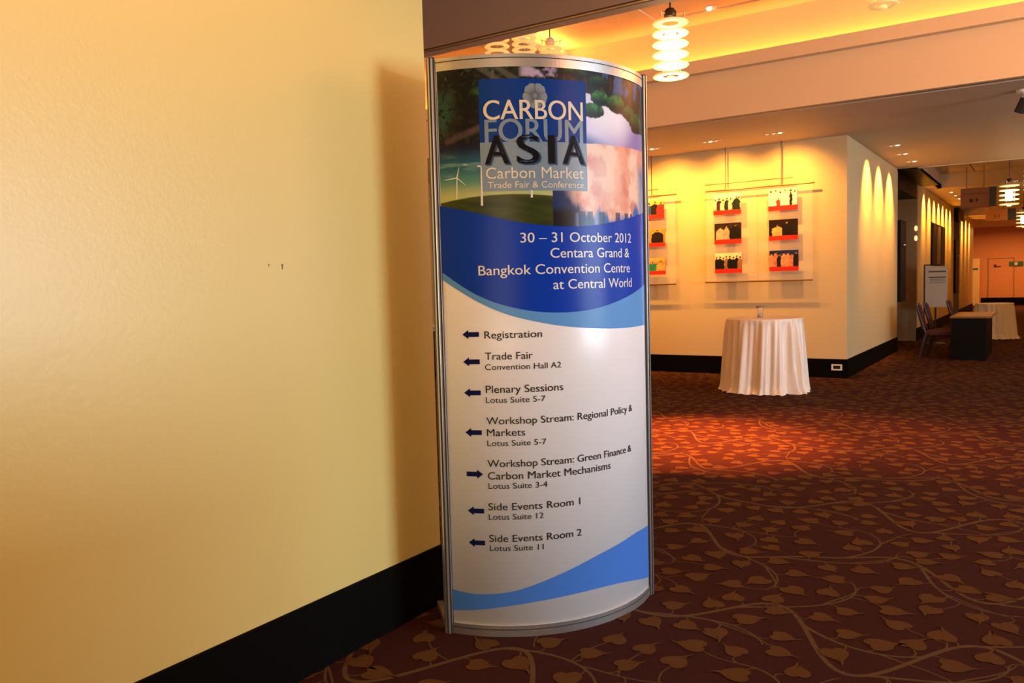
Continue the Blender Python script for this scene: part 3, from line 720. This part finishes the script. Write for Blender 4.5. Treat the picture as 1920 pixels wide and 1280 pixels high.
def round_table(x, y, h, rt_, rb, folds, seed, lab_t, lab_c):
    t = thing('cocktail_table', lab_t, 'table', (x, y, 0), 0, 'round tables under ivory cloths')
    obj('tabletop', lathe(bmesh.new(), [(0, h-.03), (rt_-.02, h-.03), (rt_-.012, h-.018), (rt_-.02, h-.008), (0, h-.008)], 40), 'darkwood', t)
    obj('stem', tube(bmesh.new(), (0, 0, .03), (0, 0, h-.03), .035), 'fixt', t)
    obj('base', lathe(bmesh.new(), [(0, 0), (.28, 0), (.28, .015), (.05, .04), (0, .04)], 32), 'fixt', t)
    c = obj('tablecloth', draped_cloth(rt_, h, rb, folds, seed), 'cloth', None); c.location = (x, y, 0)
    tag(c, lab_c, 'tablecloth', 'ivory floor-length tablecloths')
round_table(-3.13, 10.92, .975, .487, .535, 17, 3, 'tall round table under a floor-length ivory cloth with a glass vase, beside the lobby wall',
            'ivory satin floor-length cloth on the table that holds the glass vase')
round_table(-.95, 21.4, .80, .375, .43, 18, 5, 'round table under ivory cloth standing behind the black desk in the corridor',
            'ivory cloth on the far table behind the black desk')
v = obj('glass_vase', lathe(bmesh.new(), [(0, 0), (.038, 0), (.036, .02), (.034, .07), (.042, .12), (.062, .158), (.058, .158), (.038, .12), (.030, .07), (.030, .014), (0, .014)], 24), 'vase', None, True)
v.location = (-3.17, 10.87, .975); tag(v, 'small flared clear glass vase standing on the ivory-clothed round table', 'vase')

# ---------------------------------------------------------------- ceiling pendants, downlights
def pendant(loc, ceil, label, rr=.165, ri=.078, n=6, sp=.094, lit=True, power=12, group='ringed glass pendants in the high ceiling tray'):
    t = thing('pendant_lamp', label, 'pendant lamp', loc, 0, group)
    for k in range(n):
        z = k*sp; hot = lit and 0 < k < n-1
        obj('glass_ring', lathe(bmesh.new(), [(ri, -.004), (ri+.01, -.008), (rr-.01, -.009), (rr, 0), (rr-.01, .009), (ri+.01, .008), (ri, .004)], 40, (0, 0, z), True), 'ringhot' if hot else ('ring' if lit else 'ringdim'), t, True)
    if lit:
        obj('lamp_core', lathe(bmesh.new(), [(0, sp*.75), (.035, sp*.75), (.060, sp*.95), (.064, sp*(n-2.6)), (.050, sp*(n-2)), (0, sp*(n-2))], 24), 'core', t, True)
        point('pendant_light', (loc[0], loc[1], loc[2]-.12), power, (1, .55, .22), .08)
    bm = bmesh.new()
    for a in (0, 2*PI/3, 4*PI/3): tube(bm, (ri*1.15*math.cos(a), ri*1.15*math.sin(a), -.012), (ri*1.15*math.cos(a), ri*1.15*math.sin(a), (n-1)*sp+.07), .003, n=6)
    obj('spacer_rods', bm, 'chrome', t)
    obj('bottom_cap', lathe(bmesh.new(), [(0, -.035), (.036, -.035), (.040, -.02), (.036, -.005), (0, -.005)], 20), 'ring', t, True)
    zt = (n-1)*sp+.055
    obj('lamp_holder', lathe(bmesh.new(), [(0, zt), (.052, zt), (.056, zt+.012), (.056, zt+.045), (.035, zt+.075), (0, zt+.085)], 20), 'fixt' if lit else 'trim', t, True)
    bm = bmesh.new()
    for a in (0.2, .2+2*PI/3, .2+4*PI/3):
        tube(bm, (0, 0, zt+.02), (.15*math.cos(a), .15*math.sin(a), zt+.03), .005, n=6); tube(bm, (.125*math.cos(a), .125*math.sin(a), zt+.03), (.125*math.cos(a), .125*math.sin(a), zt-.01), .007, n=6)
    obj('holder_arms', bm, 'chrome', t)
    obj('rod', tube(bmesh.new(), (0, 0, zt+.07), (0, 0, ceil-loc[2]), .008, n=8), 'fixt', t)
    obj('canopy', lathe(bmesh.new(), [(0, ceil-loc[2]-.03), (.055, ceil-loc[2]-.025), (.06, ceil-loc[2]), (0, ceil-loc[2])], 20), 'fixt', t)
    return t
pendant((-2.885, 7.15, 3.36), 4.85, 'brightly lit pendant of six glass rings hanging right above the directory sign top', power=22)
pendant((-5.46, 8.16, 4.16), 4.83, 'left of the three ringed pendants clustered just above the directory sign', .15, .085, 5, .075, False)
pendant((-5.19, 8.34, 4.20), 4.83, 'middle of the three ringed pendants clustered just above the directory sign', .15, .078, 5, .066, False)
pendant((-5.05, 8.70, 4.02), 4.83, 'right and lowest of the three ringed pendants clustered above the directory sign', .145, .06, 6, .062, False)
pendant((-1.46, 9.47, 4.315), 4.85, 'ringed pendant cut off by the top edge of the photo above the orange beam', .155, .08, 5, .07, False)
pendant((-.585, 17.9, 2.755), ZT, 'lit ringed pendant hanging in the corridor beside the brown hanging signs', .165, .078, 5, .085, True, 7, 'ringed glass pendants along the corridor')
pendant((-.47, 24.0, 2.62), H, 'farther lit ringed pendant in the corridor at the right photo edge', .165, .078, 5, .085, True, 7, 'ringed glass pendants along the corridor')
pendant((-.20, 17.9, 3.0), ZT, 'ringed pendant barely inside the right photo edge above the farther corridor pendant', .165, .078, 5, .085, True, 5, 'ringed glass pendants along the corridor')

def downlight(loc, label, lamps, group, sx=.09, tilt=0):
    """recessed trim with small lamps side by side; lamps = list of lit flags"""
    t = thing('downlight', label, 'ceiling light', loc, 0, group)
    n = len(lamps); w2 = sx*n/2+.012
    bm = box(-w2, w2, -.045, -.034, -.006, 0); bx(bm, -w2, w2, .034, .045, -.006, 0); bx(bm, -w2, -w2+.011, -.034, .034, -.006, 0); bx(bm, w2-.011, w2, -.034, .034, -.006, 0)
    obj('trim_frame', bm, 'trim', t)
    for i, l in enumerate(lamps):
        x = (i-(n-1)/2)*sx
        obj('lamp', lathe(bmesh.new(), [(0, -.012), (.018, -.012), (.026, -.006), (.026, 0), (0, 0)], 16, (x, 0, 0)), 'lamp' if l else 'dim', t, True)
    return t
g = 'recessed downlights above the photograph wall'
downlight((-3.234, 11.77, H), 'three-lamp downlight above the right column of wall photographs', (0, 0, 1), g)
downlight((-4.155, 11.79, H), 'three-lamp downlight above the middle column of wall photographs', (0, 1, 0), g)
downlight((-5.093, 11.81, H), 'three-lamp downlight right beside the sign edge above the left photographs', (0, 1, 0), g)
g = 'twin downlights along the first corridor wall'
for (x, y), lb in zip(((-2.02, 14.18), (-2.05, 15.28), (-2.05, 16.41)), ('nearest', 'second', 'farthest')):
    downlight((x, y, H), lb+' twin downlight washing the first cream corridor wall', (0, 1), g)
g = 'downlights along the second corridor wall'
for k, lb in enumerate(('nearest', 'second', 'third', 'fourth')):
    downlight((-2.0, 23.3+k*1.1, H), lb+' small downlight of the row washing the wall with the dark picture', (1,), g)
def gimbal(loc, label, rz):
    t = thing('gimbal_downlight', label, 'ceiling light', loc, rz, 'round halogen downlights in the high tray')
    obj('trim_ring', lathe(bmesh.new(), [(.052, 0), (.075, 0), (.075, -.006), (.056, -.008), (.052, -.004)], 28, (0, 0, 0), True), 'trim', t, True)
    obj('reflector', lathe(bmesh.new(), [(.052, -.003), (.03, -.001), (0, -.0008)], 24), 'brass', t, True)
    obj('lamp', lathe(bmesh.new(), [(0, -.03), (.026, -.03), (.034, -.015), (.034, 0), (0, 0)], 20, (-.024, 0, 0)), 'lamp', t, True)
gimbal((-3.50, 10.0, 4.85), 'round halogen downlight in the tray right of the brightly lit pendant', 0)
gimbal((-6.77, 9.89, 4.83), 'round halogen downlight just above the directory sign, left of the clustered pendants', 0)
# black ceiling spotlight at the right edge
t = thing('ceiling_spotlight', 'black cylindrical spotlight under the corridor ceiling at the right photo edge', 'spotlight', (-.245, 10.95, H))
obj('mount', lathe(bmesh.new(), [(0, -.03), (.06, -.03), (.07, 0), (0, 0)], 20), 'whiteplastic', t)
obj('stem', tube(bmesh.new(), (0, 0, -.03), (0, 0, -.12), .012, n=8), 'chrome', t)
obj('head', tube(bmesh.new(), (.03, -.02, -.10), (-.03, .03, -.24), .05, .055, 20), 'blackmet', t)

# ---------------------------------------------------------------- corridor furniture
# desk
t = thing('desk', 'black desk with brown top in the corridor in front of the maroon chairs', 'desk', (-1.08, 16.85, 0))
obj('desktop', bevbox(-.29, .33, -.98, .92, .725, .755, .006), 'desktop', t)
obj('side_panel', box(-.27, .26, -.93, -.90, 0, .725), 'desk', t)
obj('side_panel', box(-.27, .26, .86, .89, 0, .725), 'desk', t)
obj('modesty_panel', box(.23, .26, -.90, .86, .0, .725), 'desk', t)
# chairs
def chair(loc, rz, label):
    t = thing('banquet_chair', label, 'chair', loc, rz, 'maroon upholstered chairs at the black desk')
    obj('seat', bevbox(-.22, .24, -.22, .22, .42, .49, .02), 'maroon', t)
    bm = bevbox(-.02, .03, -.21, .21, .0, .46, .015); bmesh.ops.rotate(bm, verts=bm.verts, cent=(0, 0, 0), matrix=Matrix.Rotation(R(-14), 3, 'Y')); bmesh.ops.translate(bm, verts=bm.verts, vec=(-.24, 0, .50))
    obj('backrest', bm, 'maroon', t)
    for s in (-1, 1):
        obj('leg', tube(bmesh.new(), (.19, s*.19, .44), (.25, s*.20, 0), .018, .013, 8), 'darkwood', t)
        b = tube(bmesh.new(), (-.20, s*.20, .44), (-.31, s*.21, 0), .020, .014, 8); tube(b, (-.20, s*.20, .44), (-.36, s*.20, .97), .018, .014, 8)
        obj('leg', b, 'darkwood', t)
    obj('stretcher', tube(bmesh.new(), (-.22, .0, .35), (.21, .0, .35), .010, n=8), 'darkwood', t)
    return t
chair((-1.56, 16.28, 0), 0, 'nearest maroon chair drawn up to the near end of the black desk')
chair((-1.50, 16.80, 0), 0, 'second maroon chair directly behind the nearest one at the black desk')
chair((-1.26, 18.30, 0), 0, 'maroon chair farthest away, its backrest above the far end of the black desk')
# easel sign
t = thing('easel_sign', 'pale notice board on a dark stand behind the maroon chairs', 'sign stand', (-1.96, 19.6, 0), R(8))
obj('board', bevbox(-.20, .22, -.012, .012, .78, 1.66, .004, 1), 'board', t)
obj('stand_frame', tube(tube(bmesh.new(), (-.22, .02, .30), (-.22, .02, 1.70), .013, n=8), (-.22, .02, 1.69), (-.02, .02, 1.69), .013, n=8), 'blackmet', t)
b = tube(bmesh.new(), (0, .03, .0), (0, .03, .85), .018, n=10); obj('pole', b, 'blackmet', t)
obj('base', lathe(bmesh.new(), [(0, 0), (.2, 0), (.2, .012), (.03, .03), (0, .03)], 24), 'blackmet', t)
bm = box(-.14, .19, -.016, -.012, 1.53, 1.56); bx(bm, -.14, .19, -.016, -.012, 1.41, 1.435); obj('heading_stripe', bm, 'boardink', t)
bm = bmesh.new()
for k in range(3): bx(bm, -.12, .18, -.016, -.012, 1.37-k*.035, 1.388-k*.035)
obj('text_line', bm, 'boardink2', t)
# dark upright panels at the door recesses
for loc, hh, lb, z0 in (((-2.40, 17.62, 0), 1.60, 'tall dark wall panel with round knob ending the first corridor wall', .965), ((-2.40, 29.3, 0), 1.68, 'far dark wall panel with small knob before the last lit wall section', .86)):
    t = thing('wall_panel', lb, 'panel', (loc[0], loc[1], z0), 0)
    wd = .62 if loc[1] < 20 else 1.2
    obj('panel_face', bevbox(-.03, .03, -.08, wd, 0, hh, .004, 1), 'darkpanel', t)
    k = obj('knob', lathe(bmesh.new(), [(0, .05), (.02, .045), (.032, .02), (.03, 0)], 14, (0, 0, 0)), 'chrome', t, True)
    k.rotation_euler = (0, R(90), 0); k.location = (.03, wd*.35, hh*.70)
# framed dark picture
t = thing('framed_picture', 'dark vertical framed picture on the brightly lit second corridor wall', 'picture', (-2.42, 24.5, 1.71))
obj('frame', bevbox(0, .04, -1.55, 1.55, 0, 1.08, .01, 1), 'desk', t)
bm = box(.04, .044, -1.45, -.5, .05, 1.03); obj('canvas', bm, 'darkpanel', t)
mt = mat('violet_grey_canvas', (.06, .035, .06), .5); M['violet'] = mt
obj('canvas', box(.04, .044, -.5, .3, .05, 1.03), 'violet', t); obj('canvas', box(.04, .044, .3, 1.45, .05, 1.03), 'darkpanel', t)
# wall sconces
for (x, y, z), lb in zip(((-2.43, 20.22, 2.52), (-2.43, 20.22, 2.30)), ('upper', 'lower')):
    s = obj('wall_sconce', lathe(bmesh.new(), [(0, -.06), (.02, -.055), (.032, -.03), (.036, 0), (.032, .03), (.02, .055), (0, .06)], 20), 'ringhot', None, True); s.location = (x, y+.02, z)
    tag(s, lb+' small round glowing lamp at the corner of the second corridor wall', 'wall lamp', 'small glowing wall lamps at the recess corner')
# added unseen block, counter height, that keeps window light off the lower left wall
t = thing('light_blocker', 'unseen counter-high brown block added to shade the lower left wall', 'counter', (.7, .9, 0))
obj('body', bevbox(-.15, .45, -.75, 1.75, 0, 1.24, .01), 'woodsign', t); obj('blocker_top', bevbox(-.20, .50, -.80, 1.80, 1.24, 1.29, .01), 'desk', t)
# hanging signs
def hanging_sign(x0, x1, z0, z1, y, label, marks, side):
    t = thing('hanging_sign', label, 'sign', ((x0+x1)/2, y, z0), 0, 'brown signs hanging in the corridor'); hw = (x1-x0)/2; hh = z1-z0
    obj('face', bevbox(-hw, hw, 0, .10, 0, hh, .004, 1), 'woodsign', t)
    obj('side_box', box(hw, hw+side, .0, .25, .02, hh), 'blackmet', t)
    bm = bmesh.new()
    for a, b, c, d in marks: bx(bm, a, b, -.003, 0, c, d)
    obj('mark', bm, 'darkwood', t)
    for s in (-.6, .6): obj('hanger', tube(bmesh.new(), (s*hw, .05, hh), (s*hw, .05, (H if y > 21.9 else ZT)-z0), .006, n=6), 'cable', t)
hanging_sign(-1.62, -1.06, 2.95, 3.38, 21.0, 'brown hanging sign with two dark symbols, left of the nearest corridor pendant',
    ((-.10, -.06, .12, .19), (-.10, -.04, .12, .14), (-.10, -.045, .165, .19), (-.055, -.035, .12, .19), (.02, .045, .12, .20), (.045, .065, .14, .18), (-.24, .26, .30, .31)), .13)
hanging_sign(-1.32, -.83, 2.82, 3.12, 24.6, 'lower brown hanging sign farther down the corridor', ((-.04, -.02, .08, .16), (.04, .06, .08, .16)), .18)
# far end: pale column panel, small signs
t = thing('door_leaf', 'pale orange open door leaf with small green plate at the corridor end', 'door', (-2.69, 42.6, 0))
obj('leaf', bevbox(-.20, .20, -.03, .03, 0, 2.13, .004, 1), 'picwall', t)
obj('plate', box(-.13, .14, -.036, -.03, 1.62, 1.70), 'green', t)
t = thing('exit_sign', 'green and white exit sign on the orange wall at the corridor end', 'sign', (-1.10, 43.03, 1.75))
obj('casing', bevbox(-.27, .27, -.04, .02, 0, .20, .004, 1), 'green', t); obj('pictogram', box(-.06, .06, -.046, -.04, .03, .17), 'whiteface', t)
t = thing('wall_plate', 'small dark handle plate on the orange wall left of the exit sign', 'plate', (-1.84, 43.03, 1.74))
obj('plate', bevbox(-.11, -.02, -.05, .02, -.02, .10, .004, 1), 'darkwood', t); obj('lever', box(-.02, .16, -.05, -.03, 0, .03), 'darkwood', t)
# power outlet in the skirting
t = thing('power_outlet', 'white power outlet set in the black skirting right of the round table', 'outlet', (-2.555, 12.612, .115))
bm = box(-.075, .075, -.008, 0, 0, .02); bx(bm, -.075, .075, -.008, 0, .07, .09); bx(bm, -.075, -.05, -.008, 0, .02, .07); bx(bm, .05, .075, -.008, 0, .02, .07)
obj('cover_plate', bm, 'whiteplastic', t); obj('socket', box(-.05, .05, -.004, 0, .02, .07), 'blackmet', t)
# dark cabinet with pale boxes glimpsed between the wall end and the sign
t = thing('low_cabinet', 'low dark cabinet glimpsed between the left wall end and the sign', 'cabinet', (-8.83, 11.0, 0))
obj('body', bevbox(-.5, .35, -.25, .25, .05, .72, .01), 'darkwood', t); obj('cabinet_top', bevbox(-.52, .37, -.27, .27, .72, .75, .005), 'desk', t)
for s in (-.45, .30): obj('leg', box(s-.02, s+.02, -.22, .22, 0, .05), 'desk', t)
for z, lb, s in ((.75, 'small pale box on top of the low dark cabinet', 0),):
    b = obj('small_box', bevbox(-.45, .30, -.12, .12, 0, .11, .005), 'whiteplastic', None); b.location = (-8.83, 11.0, z); tag(b, lb, 'box')
    obj('label_strip', box(-.42, .27, -.123, -.12, .03, .06), 'boardink2', b)
bpy.context.view_layer.update()
